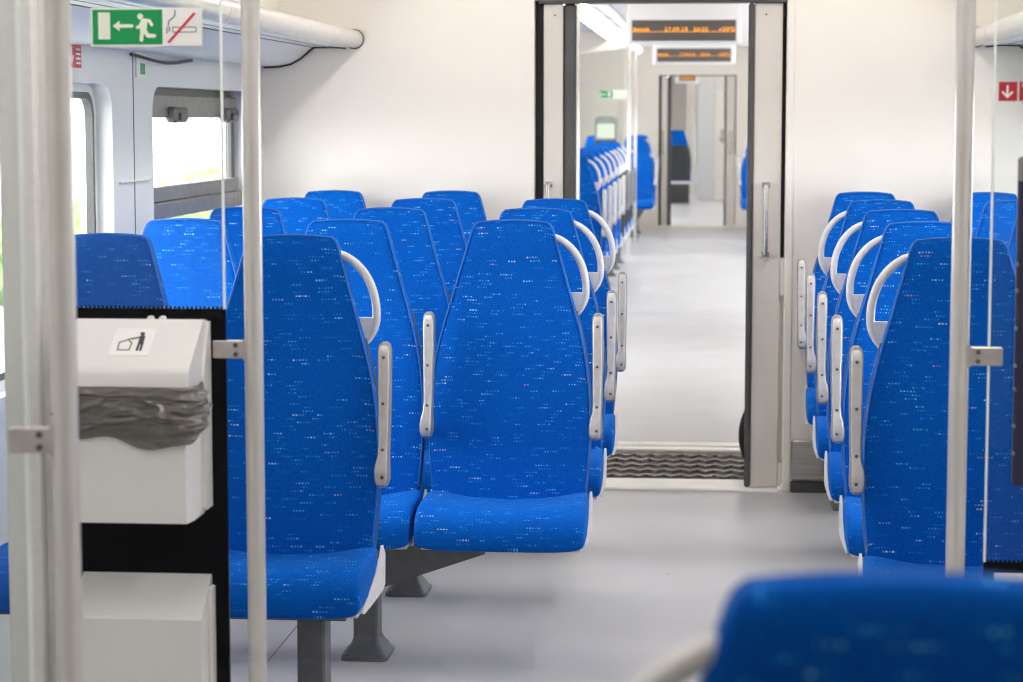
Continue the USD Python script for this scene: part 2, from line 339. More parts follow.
# ------------------------------------------------------------------ ceiling lamps
NTH = ['first', 'second', 'third', 'fourth', 'fifth', 'sixth', 'seventh', 'eighth']
def lamp(x, y, ln, label, group, dz=0.0, w=.09, first={}):
    key = (round(ln, 2), w)
    if key in first: return dup(first[key], (x, y, CEIL + dz), 0, label, group)
    t = thing('ceiling_lamp', label, 'lamp', (x, y, CEIL + dz), 0, group); first[key] = t
    part(t, 'housing', [cbx(-w / 2 - .012, w / 2 + .012, -ln / 2 - .03, ln / 2 + .03, -.03, -.001, .006)], 'alu')
    part(t, 'diffuser', loft([np.c_[superloop(16, w / 2 * k, .03 * k, 3)[:, 0], np.full(16, y_), superloop(16, w / 2 * k, .03 * k, 3)[:, 1] - .045] for y_, k in ((-ln / 2, .8), (-ln / 2 + .02, 1), (ln / 2 - .02, 1), (ln / 2, .8))]), 'lamp')
    return t
for i in range(4):
    for s, x in (('left', -.95), ('right', .53)):
        lamp(x, 1.65 + i * 2.05, 1.75, f'long white ceiling lamp above the near saloon, {s} line, {NTH[i]} from the camera', f'ceiling strip lamps of the near saloon, {s} line')

# ------------------------------------------------------------------ luggage racks (tube front, shelf, curved fairing)
def rack(side, ya, yb, label, dz=0.0):
    def X(x): return x if side < 0 else 2 * XC - x
    t = thing('luggage_rack', label, 'luggage rack', (0, 0, dz))
    part(t, 'front_tube', cyl((X(-1.44), ya, 1.812), (X(-1.44), yb - .012, 1.812), .036, 28), 'alu')
    n = max(1, int((yb - ya) / 1.2))
    for k in range(n):
        y = yb - .55 - k * 1.9
        if y > ya: part(t, 'tube_collar', cyl((X(-1.44), y - .03, 1.812), (X(-1.44), y + .012, 1.812), .0375, 28), 'alu')
    part(t, 'end_ring', cyl((X(-1.44), yb - .012, 1.812), (X(-1.44), yb - .002, 1.812), .040, 28), 'dgrey')
    prof = [(-1.452, 1.80), (-1.47, 1.778), (-1.54, 1.783), (-1.61, 1.782), (-1.632, 1.762), (-1.66, 1.738), (-1.70, 1.716), (-1.75, 1.706), (-1.818, 1.704), (-1.818, 1.72), (-1.75, 1.722), (-1.70, 1.735), (-1.66, 1.765), (-1.63, 1.797), (-1.452, 1.806)]
    part(t, 'shelf', prism([(X(a), b) for a, b in prof], ya, yb - .004), 'sidewall')
    for xx, zz in ((-1.555, 1.7815), (-1.612, 1.779)):
        part(t, 'shelf_groove', bx(X(xx) - .003, X(xx) + .003, ya, yb - .005, zz, zz + .004), 'dgrey', label='dark groove along the underside')
    seal = [(-1.475, 1.776), (-1.54, 1.781), (-1.605, 1.779), (-1.632, 1.758), (-1.66, 1.734), (-1.70, 1.712), (-1.75, 1.702), (-1.81, 1.700)]
    part(t, 'end_seal', tube(np.array([(X(a), yb - .006, b) for a, b in seal]), .004, 8), 'rubber')
    up = [(-1.818, 1.81), (-1.755, 1.83), (-1.747, 1.90), (-1.747, CEIL - .001), (-1.818, CEIL - .001)]
    part(t, 'cove_panel', prism([(X(a), b) for a, b in up], ya, yb - .003), 'wall')
    return t
rack(-1, 4.36, YE, 'pale luggage rack with a round front tube above the left windows')
rack(1, 4.36, YE, 'pale luggage rack with a round front tube behind the right glass screen')

# ================================================================== SEATS
HW = np.array([(.40, .200), (.43, .212), (.50, .2205), (.58, .2265), (.65, .2285), (.72, .2265), (.80, .218), (.87, .205), (.95, .184), (1.02, .163), (1.10, .140), (1.16, .1225), (1.185, .115), (1.197, .109), (1.2045, .099)])
def hw_of(z): return np.interp(z, HW[:, 0], HW[:, 1])
from scipy.interpolate import PchipInterpolator
_hw = PchipInterpolator(HW[:, 0], HW[:, 1])
def yf(z): return -(1.205 - z) * .165 - .010 * math.sin(max(0, min(1, (z - .42) / .5)) * math.pi)
def back_mesh(zlo=.40, inset=0.0, y_off=0.0, t0=.075):
    loops = []; zs = list(np.linspace(zlo, 1.12, 26)) + [1.14, 1.16, 1.175, 1.187, 1.196, 1.202, 1.205]
    for z in zs:
        top = max(0.0, (z - 1.165) / .04); k = math.sqrt(max(.03, 1 - top ** 2)); t = (t0 - .022 * (z - .4) / .8) * (.25 + .75 * k)
        l = superloop(44, float(_hw(min(z, 1.2045))) - inset, t / 2, 5.0); u = l[:, 0] / max(1e-6, np.abs(l[:, 0]).max())
        dish = .010 * (1 - u ** 2) * (l[:, 1] < 0) * (1 if z < 1.1 else .5)
        arch = .007 * (1 - u ** 2) * min(1, max(0, (z - 1.08) / .12))
        loops.append(np.c_[l[:, 0], yf(z) + t0 / 2 * .9 + l[:, 1] + dish + y_off, np.full(len(l), z) + arch])
    return loft(loops)
def piping_mesh():
    zs = np.r_[np.linspace(.47, 1.12, 24), [1.15, 1.17, 1.185, 1.195]]
    pts = [(-float(_hw(z)) * .985, yf(z) + .012, z) for z in zs] + [(x, yf(1.2) + .017, 1.203 + .007 * (1 - (x / .105) ** 2)) for x in np.linspace(-.1, .1, 9)] + [(float(_hw(z)) * .985, yf(z) + .012, z) for z in zs[::-1]]
    return tube(np.array(pts), .0022, 6)
def cushion_mesh():
    loops = []
    for y, zt, zb, hw in [(-.055, .427, .366, .204), (-.07, .441, .357, .218), (-.09, .447, .351, .224), (-.15, .450, .346, .2265), (-.22, .453, .343, .2285), (-.28, .455, .341, .2300), (-.325, .455, .340, .2305), (-.36, .451, .340, .2305), (-.385, .442, .341, .230), (-.401, .428, .343, .229), (-.412, .408, .348, .2265), (-.416, .388, .357, .2195)]:
        l = superloop(48, hw, (zt - zb) / 2, 5.0); u = l[:, 0] / hw; sad = .026 * (abs(u) ** 2.6) * (l[:, 1] > 0) * np.interp(-y, [.07, .12, .32, .416], [.9, 1.2, .75, .1]); sad -= .012 * (1 - u ** 2) * (l[:, 1] > 0) * np.interp(-y, [.055, .12, .416], [.4, 1, .7])
        loops.append(np.c_[l[:, 0], np.full(len(l), y), (zt + zb) / 2 + l[:, 1] + sad])
    return loft(loops)
BACK, PIPE, CUSH = back_mesh(), piping_mesh(), cushion_mesh()
def shell_back():
    loops = []
    for z in np.linspace(.38, .955, 20):
        w = float(_hw(max(z, .40))) + .001; l = superloop(32, w, .022, 5); u = l[:, 0] / w
        loops.append(np.c_[l[:, 0], yf(z) + .075 + l[:, 1] - .012 * u ** 4, np.full(32, z)])
    return loft(loops)
SHELLB = shell_back()
SIDE = Polygon([(.0, .345), (.006, .42), (-.03, .448), (-.06, .425), (-.15, .400), (-.26, .378), (-.34, .360), (-.36, .350), (-.33, .342), (-.2, .338), (-.03, .337)])

ARM = [(.612, .008, .010, -.004), (.617, .0145, .020, -.004), (.63, .0185, .027, -.004), (.65, .0190, .029, -.004), (.668, .0172, .028, -.003), (.69, .0136, .025, 0), (.715, .0134, .024, .001), (.82, .0155, .023, .001), (.92, .0165, .022, 0), (.943, .0160, .021, 0), (.954, .0135, .018, 0), (.960, .007, .011, 0)]
def arm_mesh(sx, plate=False):
    loops = []
    for z, hw, hd, dx in ARM:
        l = superloop(24, hw * (.78 if plate else 1), (.004 if plate else hd), 3.6); loops.append(np.c_[l[:, 0] + sx * (.248 + dx), l[:, 1] - .125 - (.8 - z) * .10 - (hd if plate else 0), np.full(24, z if not plate else .786 + (z - .786) * .975)])
    return loft(loops)
def handle_mesh(sx):
    y = .030; pts = spline([(.085, y, 1.166), (.122, y, 1.161), (.152, y, 1.143), (.181, y, 1.110), (.200, y, 1.066), (.2065, y, 1.018), (.202, y, .982), (.188, y, .955), (.162, y, .928)], 30)
    pts[:, 0] *= sx; t = tube(pts, np.interp(np.arange(30), [0, 8, 22, 29], [.0090, .0105, .0105, .007]), 14, 1.1)
    g = prism([(sx * a, b) for a, b in ((.135, 1.006), (.202, 1.006), (.196, .978), (.183, .953), (.160, .926))], y - .010, y + .010)
    return [t, g]

def make_seat(label, loc, rz, group, sx, handle, first={}):
    key = (sx, handle)
    if key in first: return dup(first[key], loc, rz, label, group)
    t = thing('train_seat', label, 'seat', loc, rz, group); first[key] = t
    b = part(t, 'backrest', BACK, 'fabric', 40); part(b, 'piping', PIPE, 'piping', label='lighter blue piping around the edge')
    part(t, 'seat_cushion', CUSH, 'fabric', 40)
    part(t, 'back_shell', SHELLB, 'shell', label='dark plastic shell on the rear of the backrest')
    for s in (-1, 1): part(t, 'side_plate', prism(SIDE, s * .2225, s * .2290, 'x'), 'plastic', label='pale grey side plate')
    part(t, 'seat_pan', hull([(s * .215, y, z) for s in (-1, 1) for y, z in ((-.03, .326), (-.03, .370), (-.36, .338), (-.36, .355))]), 'plastic')
    a = part(t, 'armrest', arm_mesh(sx), 'armgrey', label='grey armrest folded up beside the backrest')
    part(a, 'armrest_plate', arm_mesh(sx, True), 'armplate', label='pale front plate with screws')
    for z, hd in ((.925, .022), (.815, .023), (.705, .0245), (.64, .0285)): part(a, 'screw', cyl((sx * .248, -.125 - (.8 - z) * .10 - hd - .002, z), (sx * .248, -.125 - (.8 - z) * .10 - hd - .0055, z), .004, 10), 'screw')
    part(a, 'pivot', [cyl((sx * .225, -.118, .64), (sx * .240, -.118, .64), .012, 16)], 'armgrey')
    if handle: part(t, 'grab_handle', handle_mesh(sx), 'plastic', 50, label='pale grey curved grab handle')
    return t

D1, PITCH_ROW = 5.414, .84
LX, RX = (-1.5025, -1.0325, -.5625), (.588, 1.058)
rows = ['nearest row', 'second row', 'third row', 'fourth row', 'fifth row']
spots = ['window seat', 'middle seat', 'aisle seat with grab handle']
for n in range(5):
    y = D1 + n * PITCH_ROW
    for k in range(3):
        if (n in (0, 4) and k == 2): continue
        handle = k == 2 or (n == 0 and k == 1)
        where = ['beside the left windows', 'second from the windows', 'beside the aisle'][k]
        make_seat(f'blue speckled seat left of the aisle, {rows[n]}, {where}', (LX[k], y, 0), 0, 'blue train seats left of the aisle', 1, handle)
    for k in range(2):
        make_seat(f'blue speckled seat right of the aisle, {rows[n]}, ' + ('beside the aisle' if k == 0 else 'behind the glass screen'), (RX[k], y, 0), 0, 'blue train seats right of the aisle', -1, k == 0 and n < 4)
make_seat('blurred blue seat seen from behind in the bottom right foreground', (.124, 1.42, 0), 180, None, 1, True)

# pedestals and beams under each row
def bench(x, sx, y, x_end, x_wall, label, group, first={}, dz=0.0):
    key = (sx, round(x_end - x, 2), round(x_wall - x, 2))
    if key in first: return dup(first[key], (x, y, dz), 0, label, group)
    t = thing('seat_pedestal', label, 'seat leg', (x, y, dz), 0, group); first[key] = t
    part(t, 'post', cbx(-.034, .034, -.045, .045, .03, .30, .006), 'pedestal')
    rings = [(0, .066, .085), (.010, .066, .085), (.013, .060, .078), (.030, .050, .066), (.044, .040, .053), (.060, .0345, .046)]
    part(t, 'foot', loft([np.c_[superloop(24, a, b, 8), np.full(24, z)] for z, a, b in rings]), 'pedestal')
    e, w = x_end - x, x_wall - x
    pr = [(w, .325), (w, .295), (-.036 * sx, .290), (-.036 * sx, .195), (.05 * sx, .20), (e, .298), (e, .325)] if abs(e) > .1 else [(w, .325), (w, .295), (e, .295), (e, .325)]
    part(t, 'support_beam', prism(pr, -.035, .035), 'pedestal', smooth=False)
    part(t, 'bolt', [cyl((s * .045, -.072, .006), (s * .045, -.072, .02), .008, 8) for s in (-1, 1)], 'screw')
    return t
for n in range(5):
    y = D1 + n * PITCH_ROW - .17
    bench(-.953, 1, y, -.62 if n else -.87, XL + .005, f'dark grey pedestal and beam under the left seats, {rows[n]}', 'seat pedestals left of the aisle')
    bench(.53, -1, y, .46, XR - .005, f'dark grey pedestal and beam under the right seats, {rows[n]}', 'seat pedestals right of the aisle')

# ================================================================== GLASS SCREENS AND POLES
def pole(x, y, sx, label, zc=1.0445, dz=0.0):
    """sx: direction from pole to its glass"""
    t = thing('grab_pole', label, 'pole', (x, y, dz))
    part(t, 'shaft', cyl((0, 0, 0), (0, 0, CEIL), .0183, 28), 'alu')
    part(t, 'ceiling_flange', cyl((0, 0, CEIL - .012), (0, 0, CEIL), .034, 24), 'alu'); part(t, 'floor_flange', cyl((0, 0, 0), (0, 0, .012), .034, 24), 'alu')
    c = part(t, 'bracket', [cbx(sx * .020, sx * .081, -.012, -.0046, zc - .0175, zc + .0175, .002), cbx(sx * .020, sx * .081, .0046, .012, zc - .0175, zc + .0175, .002), cbx(sx * .018, sx * .048, -.0118, .0118, zc - .0173, zc + .0173, .001),
                        hull([(sx * .008, yy, zc + s * .030) for yy in (-.012, .012) for s in (-1, 1)] + [(sx * .021, yy, zc + s * .018) for yy in (-.012, .012) for s in (-1, 1)])], 'bracket', label='metal clamp that grips the glass edge')
    for s in (-1, 1): part(c, 'bolt', cyl((sx * .034, -.016, zc + s * .009), (sx * .034, -.011, zc + s * .009), .0045, 12), 'screw')
    return t
pole(-.8955, 4.30, -1, 'pale vertical pole with clamp in front of the nearest left aisle seat')
pole(.470, 4.30, 1, 'pale vertical pole with clamp in front of the nearest right seats')
pole(-.906, 3.05, -1, 'closest pale pole with clamp, at the far left edge of the view')

def screen(x_edge, x_far, y, z_black, label, dz=0.0):
    s = 1 if x_far > x_edge else -1
    t = thing('glass_screen', label, 'glass screen', (0, y, dz))
    part(t, 'pane', bx(x_edge, x_far, -.004, .004, (z_black or .04), 2.26), 'glass')
    part(t, 'glass_edge', bx(x_edge - s * .0035, x_edge + s * .0005, -.0045, .0045, (z_black or .04), 2.26), 'edge', label='bright polished edge of the glass')
    part(t, 'top_rail', cbx(x_edge, x_far, -.014, .014, 2.25, CEIL, .003), 'alu')
    if z_black:
        part(t, 'black_panel', bx(x_edge - s * .004, x_far, -.0045, .0045, .04, z_black), 'black', label='black printed lower half of the glass')
        n = int(abs(x_far - x_edge) / .0085)
        part(t, 'dot_border', [bx(x_edge + s * (.003 + i * .0085) - .0022, x_edge + s * (.003 + i * .0085) + .0022, -.005, -.0042, z_black - .0005, z_black + .0048) for i in range(n)], 'black', smooth=False, kind='stuff')
    return t
screen(-.955, -1.289, 4.30, 1.124, 'clear glass screen with black lower half behind the waste bin')
screen(.527, 1.385, 4.30, .647, 'clear glass screen with a black base at the right edge of the view')
screen(-.964, -1.80, 3.05, None, 'closest clear glass screen at the far left edge of the view')
single('screen_post', [cbx(-1.384, -1.312, 4.25, 4.35, 0, CEIL, .004), bx(-1.349, -1.346, 4.2485, 4.251, 0, CEIL), cbx(-1.314, -1.290, 4.28, 4.32, 0, CEIL, .002)], 'plastic', 'tall pale grey metal post that holds the left glass screen', 'post')
single('side_panel', cbx(-1.80, -1.43, 4.285, 4.315, 0, .62, .004), 'sidewall', 'low grey panel between the grey post and the left wall', 'panel')

# ------------------------------------------------------------------ signs
def flat(poly, y, d, x0, z0, s):
    """pictogram polygons (unit coords) standing in the xz plane, front at y"""
    poly = affinity.translate(affinity.scale(poly, s, s, origin=(0, 0)), x0, z0)
    return prism(poly, y - d, y)
def limb(pts, w): return LineString(pts).buffer(w / 2, quad_segs=5)
SY = 4.293
t = thing('exit_sign', 'green and white running man exit sign with no smoking symbol, hung on the left glass', 'sign', (0, 0, 0))
part(t, 'board', bx(-1.208, -.989, SY - .003, SY + .002, 1.635, 1.709), 'pale')
part(t, 'green_field', bx(-1.2045, -1.0665, SY - .0038, SY - .003, 1.6385, 1.7055), 'green')
part(t, 'white_field', bx(-1.064, -.9905, SY - .0038, SY - .003, 1.6365, 1.7075), 'white')
g0x, g0z, sc = -1.2045, 1.6385, .067     # unit = height of the green field
man = unary_union([Point(1.415, .80).buffer(.085), limb([(1.52, .64), (1.50, .40)], .20), limb([(1.47, .66), (1.40, .52), (1.33, .49)], .09), limb([(1.52, .70), (1.68, .68), (1.75, .56)], .09), limb([(1.53, .42), (1.63, .25), (1.82, .245)], .11), limb([(1.49, .42), (1.45, .26), (1.44, .13)], .11)])
arrow = unary_union([limb([(.70, .53), (1.16, .53)], .10), Polygon([(.60, .53), (.80, .68), (.80, .60), (.76, .53), (.80, .46), (.80, .38)])])
doorp = Polygon([(.17, .15), (.52, .15), (.52, .92), (.17, .92)])
part(t, 'door_symbol', flat(doorp, SY - .0038, .0006, g0x, g0z, sc), 'pale'); part(t, 'arrow', flat(arrow, SY - .0038, .0006, g0x, g0z, sc), 'pale'); part(t, 'running_man', flat(man, SY - .0038, .0006, g0x, g0z, sc), 'pale')
w0x = -1.064
cig = unary_union([LineString([(.27, .38), (.95, .38), (.95, .52), (.27, .52), (.27, .38)]).buffer(.011), limb([(.10, .36), (.10, .52)], .03), limb([(.17, .40), (.17, .52)], .03), limb([(.14, .56), (.16, .70), (.30, .80), (.34, .88), (.34, 1.0)], .03)])
part(t, 'cigarette', flat(cig, SY - .0038, .0004, w0x, 1.6365, .067), 'ink'); part(t, 'red_bar', flat(limb([(.16, .10), (.90, .90)], .075), SY - .0042, .0006, w0x, 1.6365, .067), 'red')

def redarrow(name, x, y, z, w, h, label, facing='y', mat='darkred'):
    t = thing(name, label, 'sign', (x, y, z), 0 if facing == 'y' else 90)
    part(t, 'board', bx(0, w, -.002, .002, 0, h), mat)
    a = unary_union([limb([(.5, .88), (.5, .25)], .13), limb([(.2, .48), (.5, .16), (.8, .48)], .13)])
    part(t, 'arrow', flat(a, -.002, .0006, w * .04, h * .08, min(w, h) * .84), 'white')
    ex = LineString([(0, 0), (0, 0.9), (.5, .9)]).buffer(.05)
    return t, ex
t, ex = redarrow('fire_sign', .533, SY, 1.528, .034, .036, 'small dark red sign with a white down arrow on the right glass')
part(t, 'symbol_board', bx(.038, .074, -.002, .002, 0, .036), 'darkred')
part(t, 'symbol', flat(unary_union([sbox(.1, .75, .5, .88), sbox(.25, .1, .42, .7), sbox(.6, .2, .8, .7)]), -.002, .0006, .039, .002, .034), 'white')
t, ex = redarrow('fire_extinguisher_sign', XL + .003, 6.21, 1.640, .13, .066, 'faded red sign with a white down arrow on the left wall under the rack', 'x', 'red')
part(t, 'lettering', [bx(.075, .12, -.0026, -.002, .01 + k * .013, .016 + k * .013) for k in range(4)], 'white', smooth=False)
t = thing('emergency_sign', 'small green and white sign high on the left wall between the windows', 'sign', (XL + .003, 6.96, 1.625), 90)
part(t, 'board', bx(0, .12, -.002, .002, 0, .085), 'pale'); part(t, 'green_field', [bx(.045, .105, -.0028, -.002, .01, .045)], 'green'); part(t, 'white_field', bx(.02, .04, -.0028, -.002, .01, .075), 'white')
cab = spline([(XL + .008, 6.88, 1.695), (XL + .03, 7.0, 1.684), (XL + .035, 7.2, 1.676), (XL + .03, 7.45, 1.684), (XL + .008, 7.7, 1.695)], 20)
single('loose_cable', [tube(cab, .005, 8)], 'rubber', 'dark loose cable sagging below the left luggage rack', 'cable')

# ------------------------------------------------------------------ waste bin on the black glass
t = thing('waste_bin', 'white wall-mounted waste bin with a sloped lid and a crumpled bag', 'waste bin', (0, 0, 0))
bx0, bx1 = -1.236, -.990
body = [hull([(x, y, z) for z in (.727, .90) for x, y in ((bx0, 4.25), (bx0, 4.135), (bx0 + .012, 4.125), (bx1 - .003, 4.125), (bx1 + .003, 4.165), (bx1 + .003, 4.25))])]
part(t, 'body', body, 'bin', smooth=20)
part(t, 'housing', [hull([(x, y, z) for x in (bx0 - .01, bx1 + .011) for y, z in ((4.225, .742), (4.232, .735), (4.289, .735), (4.289, 1.100), (4.272, 1.100), (4.225, 1.00))])], 'bin', smooth=20)
lidp = [(4.285, 1.088), (4.285, 1.102), (4.262, 1.106), (4.245, 1.101), (4.132, 1.026), (4.123, 1.013), (4.118, .979), (4.120, .974), (4.285, .974)]
lid = prism(lidp, bx0 - .002, bx1 + .005, 'x'); part(t, 'lid', lid, 'bin', smooth=40)
part(t, 'hinge', [cbx(-1.10 + k * .024, -1.088 + k * .024, 4.262, 4.282, 1.102, 1.111, .003) for k in (0, 1)], 'bin')
# sticker on the slope of the lid
sl = math.atan2(1.101 - 1.026, 4.245 - 4.132)
def on_slope(mesh):
    m = mesh.copy(); v = m.vertices; z = v[:, 1]; d = v[:, 2]
    m.vertices = np.c_[v[:, 0], 4.132 + z * math.cos(sl) - d * math.sin(sl), 1.026 + z * math.sin(sl) + d * math.cos(sl)]; return m
stk = trimesh.creation.box([.078, .082, .0008]); stk.apply_translation([-1.111, .074, .0006])
sp = part(t, 'sticker', on_slope(stk), 'white', label='white square sticker with a litter symbol')
def on_sticker(poly, w): e = trimesh.util.concatenate([trimesh.creation.extrude_polygon(g, .0008, engine='earcut') for g in getattr(poly, 'geoms', [poly])]); e.apply_scale([w, w, 1]); e.apply_translation([-1.148 + .006, .042, .0009]); return on_slope(e)
basket = unary_union([LineString([(.12, .12), (.10, .48), (.36, .62), (.50, .46), (.48, .12), (.12, .12)]).buffer(.018), limb([(.36, .62), (.44, .70)], .03)])
lit = unary_union([Point(.75, .92).buffer(.075), limb([(.78, .76), (.78, .48)], .17), limb([(.74, .76), (.58, .70), (.46, .66)], .06), limb([(.74, .5), (.73, .12)], .075), limb([(.84, .5), (.84, .12)], .075)])
part(sp, 'litter_symbol', on_sticker(unary_union([basket, lit]), .062), 'ink', smooth=False)
# crumpled bag overhanging the opening
rng = np.random.default_rng(5); loops = []
nb = 150; base = np.array([(bx0 + .004, 4.18), (bx0 + .004, 4.124), (bx1 - .012, 4.119), (bx1 + .000, 4.126), (bx1 + .003, 4.16), (bx1 + .004, 4.222)])
bl = LineString(base); sarr = np.linspace(0, 1, nb); BP = np.array([bl.interpolate(s_, normalized=True).coords[0] for s_ in sarr])
nrm = np.gradient(BP, axis=0); nrm = np.c_[nrm[:, 1], -nrm[:, 0]]; nrm /= np.linalg.norm(nrm, axis=1)[:, None]
for _ in range(4): nrm = np.vstack([nrm[:1], (nrm[:-2] + nrm[1:-1] + nrm[2:]) / 3, nrm[-1:]])
def crease(u, w, seed):                                     # sharp long ridges
    return 1 - np.abs(2 * meshkit.noise(np.stack([u, w, np.full_like(u, seed * 3.1)], -1), seed) - 1)
for i, z in enumerate(np.linspace(.990, .886, 40)):
    tt = i / 39; u = sarr; zc = np.full(nb, tt)
    near_corner = np.exp(-((u - .80) / .10) ** 2)
    fold = .013 * crease(u * 4.0, zc * 5 + u * 5.5, 2) ** 3 + .008 * crease(u * 9 + zc * 2, zc * 6 - u * 4, 5) ** 3 + near_corner * .014 * crease(u * 6 - zc * 5, zc * 9 + u * 12, 8) ** 2
    fold += .0035 * meshkit.noise(np.stack([u * 6, zc * 3, zc * 0], -1), 4)
    bulge = .007 * math.sin(math.pi * min(1, tt * 1.05)) + near_corner * .004
    low = (.006 - .022 * np.exp(-((u - .62) / .17) ** 2) + .004 * np.sin(u * 21) + .012 * np.exp(-((u - .93) / .06) ** 2)) * tt ** 2
    out = BP + nrm * (fold * (.25 + .75 * math.sin(math.pi * (.08 + .84 * tt))) + bulge)[:, None]
    loops.append(np.c_[out, z + low])
v = np.vstack(loops); f = []
for i in range(39):
    for j in range(nb - 1):
        a = i * nb + j; f += [[a, a + 1, a + nb + 1], [a, a + nb + 1, a + nb]]
bag = trimesh.Trimesh(v, f, process=False)
part(t, 'bin_bag', bag, 'bag', smooth=60, label='crumpled translucent grey plastic bag')

t = thing('lower_box', 'white box with a sloped top on the black glass below the waste bin', 'box', (0, 0, 0))
part(t, 'box_body', hull([(x, y, z) for x in (-1.243, -.984) for y, z in ((4.195, .12), (4.195, .524), (4.199, .530), (4.29, .597), (4.294, .591), (4.294, .12))]), 'bin', smooth=20)
part(t, 'side_flange', [cbx(-.985, -.977, 4.255, 4.294, .12, .575, .002)], 'bin')
t = thing('corner_box', 'white box low on the right glass at the right edge of the view', 'box', (0, 0, 0))
part(t, 'box_body', hull([(x, y, z) for x in (.543, .81) for y, z in ((4.20, .12), (4.20, .600), (4.204, .606), (4.29, .628), (4.294, .622), (4.294, .12))]), 'bin', smooth=20)
part(t, 'side_flange', [cbx(.537, .544, 4.24, 4.294, .12, .60, .002)], 'bin')
t = thing('notice_holder', 'dark navy board with metal clips along its side at the right edge of the view', 'board', (0, 0, 0))
part(t, 'board', cbx(.571, .80, 4.270, 4.294, .80, 1.385, .004), 'navy'); part(t, 'top_cap', cbx(.5705, .80, 4.266, 4.295, 1.375, 1.425, .006), 'mgrey')
for z in (1.222, 1.172, 1.10, 1.03, .985, .915, .862): part(t, 'clip', cbx(.568, .574, 4.263, 4.275, z - .004, z + .004, .002), 'mgrey', label='small grey clip')

# ================================================================== THE NEXT CARRIAGE
F2 = [10.19, 29.2]
fl = trimesh.convex.convex_hull([(x, y, tilt(y) + d) for x in (XL, XR) for y in F2 for d in (0, -.06)])
struct('floor_next', fl, 'floor')
ce = trimesh.convex.convex_hull([(x, y, CEIL + tilt(y) + d) for x in (XL - .1, XR + .1) for y in (10.2, 29.25) for d in (0, .05)])
struct('ceiling_next', ce, 'ceiling')
struct('wall_end_next', [bx(XL - .1, -.735, 10.19, 10.25, 0, CEIL + .05), bx(.41, XR + .1, 10.19, 10.25, 0, CEIL + .05), bx(-.735, .41, 10.19, 10.25, 2.1, CEIL + .05)], 'wall')
wins2 = [(10.9 + i * 1.87, 10.9 + i * 1.87 + 1.40) for i in range(9) if i not in (0, 2, 7)]
side_wall('wall_left_next', XL, -1, 10.2, 29.2, wins2, -.05, CEIL, .05); side_wall('wall_right_next', XR, 1, 10.2, 29.2, wins2, -.05, CEIL, .05)
for a, b in wins2: window(XL, 1, a, b, False, .05)
for a, b in wins2: window(XR, -1, a, b, False, .05)
YF = 29.2; dzF = tilt(YF)
struct('wall_far', [bx(XL - .1, -.717, YF, YF + .10, 0, CEIL + .15), bx(.317, XR + .1, YF, YF + .10, 0, CEIL + .15), bx(-.717, .317, YF, YF + .10, 1.965 + dzF, CEIL + .15)], 'wall')
portal(YF, dzF, False)
struct('trim_3', [cbx(-.72, .32, YF - .02, YF + .2, -.02 + dzF, .015 + dzF, .005)], 'sill', 'cream sill of the far doorway')
rack(-1, 15.05, 22.6, 'pale luggage rack above the left seats of the next carriage', tilt(19))
for i in range(8):
    for s, x in (('left', -.95), ('right', .53)):
        y = 11.3 + i * 2.35
        lamp(x, y, 1.9, f'bright ceiling lamp in the next carriage, {s} line, {NTH[i]} from the doorway', f'ceiling strip lamps of the next carriage, {s} line', tilt(y), .048)
lamp_trough = [cbx(-1.10, -1.07, 15.1, 23.4, CEIL - .09 + .045, CEIL + .06, .004), cbx(-.80, -.78, 15.1, 23.4, CEIL - .02 + .045, CEIL + .06, .004)]
single('lamp_trough', lamp_trough, 'alu', 'pale metal trough running beside the ceiling lamps of the next carriage', 'lamp trough')

ords = ['first', 'second', 'third', 'fourth', 'fifth', 'sixth']
for k in range(5):
    y = 16.25 + k * .86
    make_seat(f'distant blue seat through the doorway, {ords[k]} of the row with white raised armrests', (-1.03, y, tilt(y)), 0, 'seats in the next carriage facing the camera', 1, True)
    make_seat(f'distant blue window seat of the next carriage behind the {ords[k]} aisle seat', (-1.50, y, tilt(y)), 0, 'window seats in the next carriage', 1, False)
for k in range(3):
    y = 19.85 + k * .86
    make_seat(f'distant seat through the doorway with a dark back, {ords[k]} of three facing away', (-1.03, y + .6, tilt(y)), 180, 'seats in the next carriage facing away', -1, True)
for k in range(2):
    y = 26.9 + k * .86
    make_seat(f'distant blue seat in the {("nearer", "farther")[k]} row just left of the far doorway', (-.935, y, tilt(y)), 0, 'seats left of the far doorway', 1, True)
    make_seat(f'distant blue window seat left of the far doorway, {("nearer", "farther")[k]} row', (-1.405, y, tilt(y)), 0, 'window seats left of the far doorway', 1, False)
    bench(.53, -1, y - .17, .46, XR - .005, f'distant dark seat leg right of the far doorway, {("nearer", "farther")[k]} row', 'seat pedestals right of the far doorway', dz=tilt(y))
    make_seat(f'distant blue seat in the {("nearer", "farther")[k]} row just right of the far doorway', (.555, y, tilt(y)), 0, 'seats right of the far doorway', -1, True)
for y, w in [(16.1 + k * .86, f'{ords[k]} of the long row') for k in range(5)] + [(26.75 + k * .86, f'{("nearer", "farther")[k]} row by the far doorway') for k in range(2)]:
    t = bench(-.953, 1, y, -.84, XL + .005, f'distant dark seat leg in the next carriage, {w}', 'seat pedestals in the next carriage', dz=tilt(y))
for k in range(3):
    y = 20.6 + k * .86; bench(-.953, 1, y, -.84, XL + .005, f'distant dark seat leg under the {ords[k]} seat facing away', 'seat pedestals under the seats facing away', dz=tilt(y))
pole(-.915, 15.0, -1, 'distant pale pole at the left edge of the doorway in the next carriage', dz=tilt(15))
pole(-.885, 23.5, -1, 'distant pale pole before the far vestibule of the next carriage', dz=tilt(23.5))
pole(-.905, 25.9, -1, 'farthest pale pole in the next carriage, beside the last blue seats', dz=tilt(25.9))
screen(-.966, -1.80, 15.0, None, 'distant glass screen at the near end of the next carriage', tilt(15))
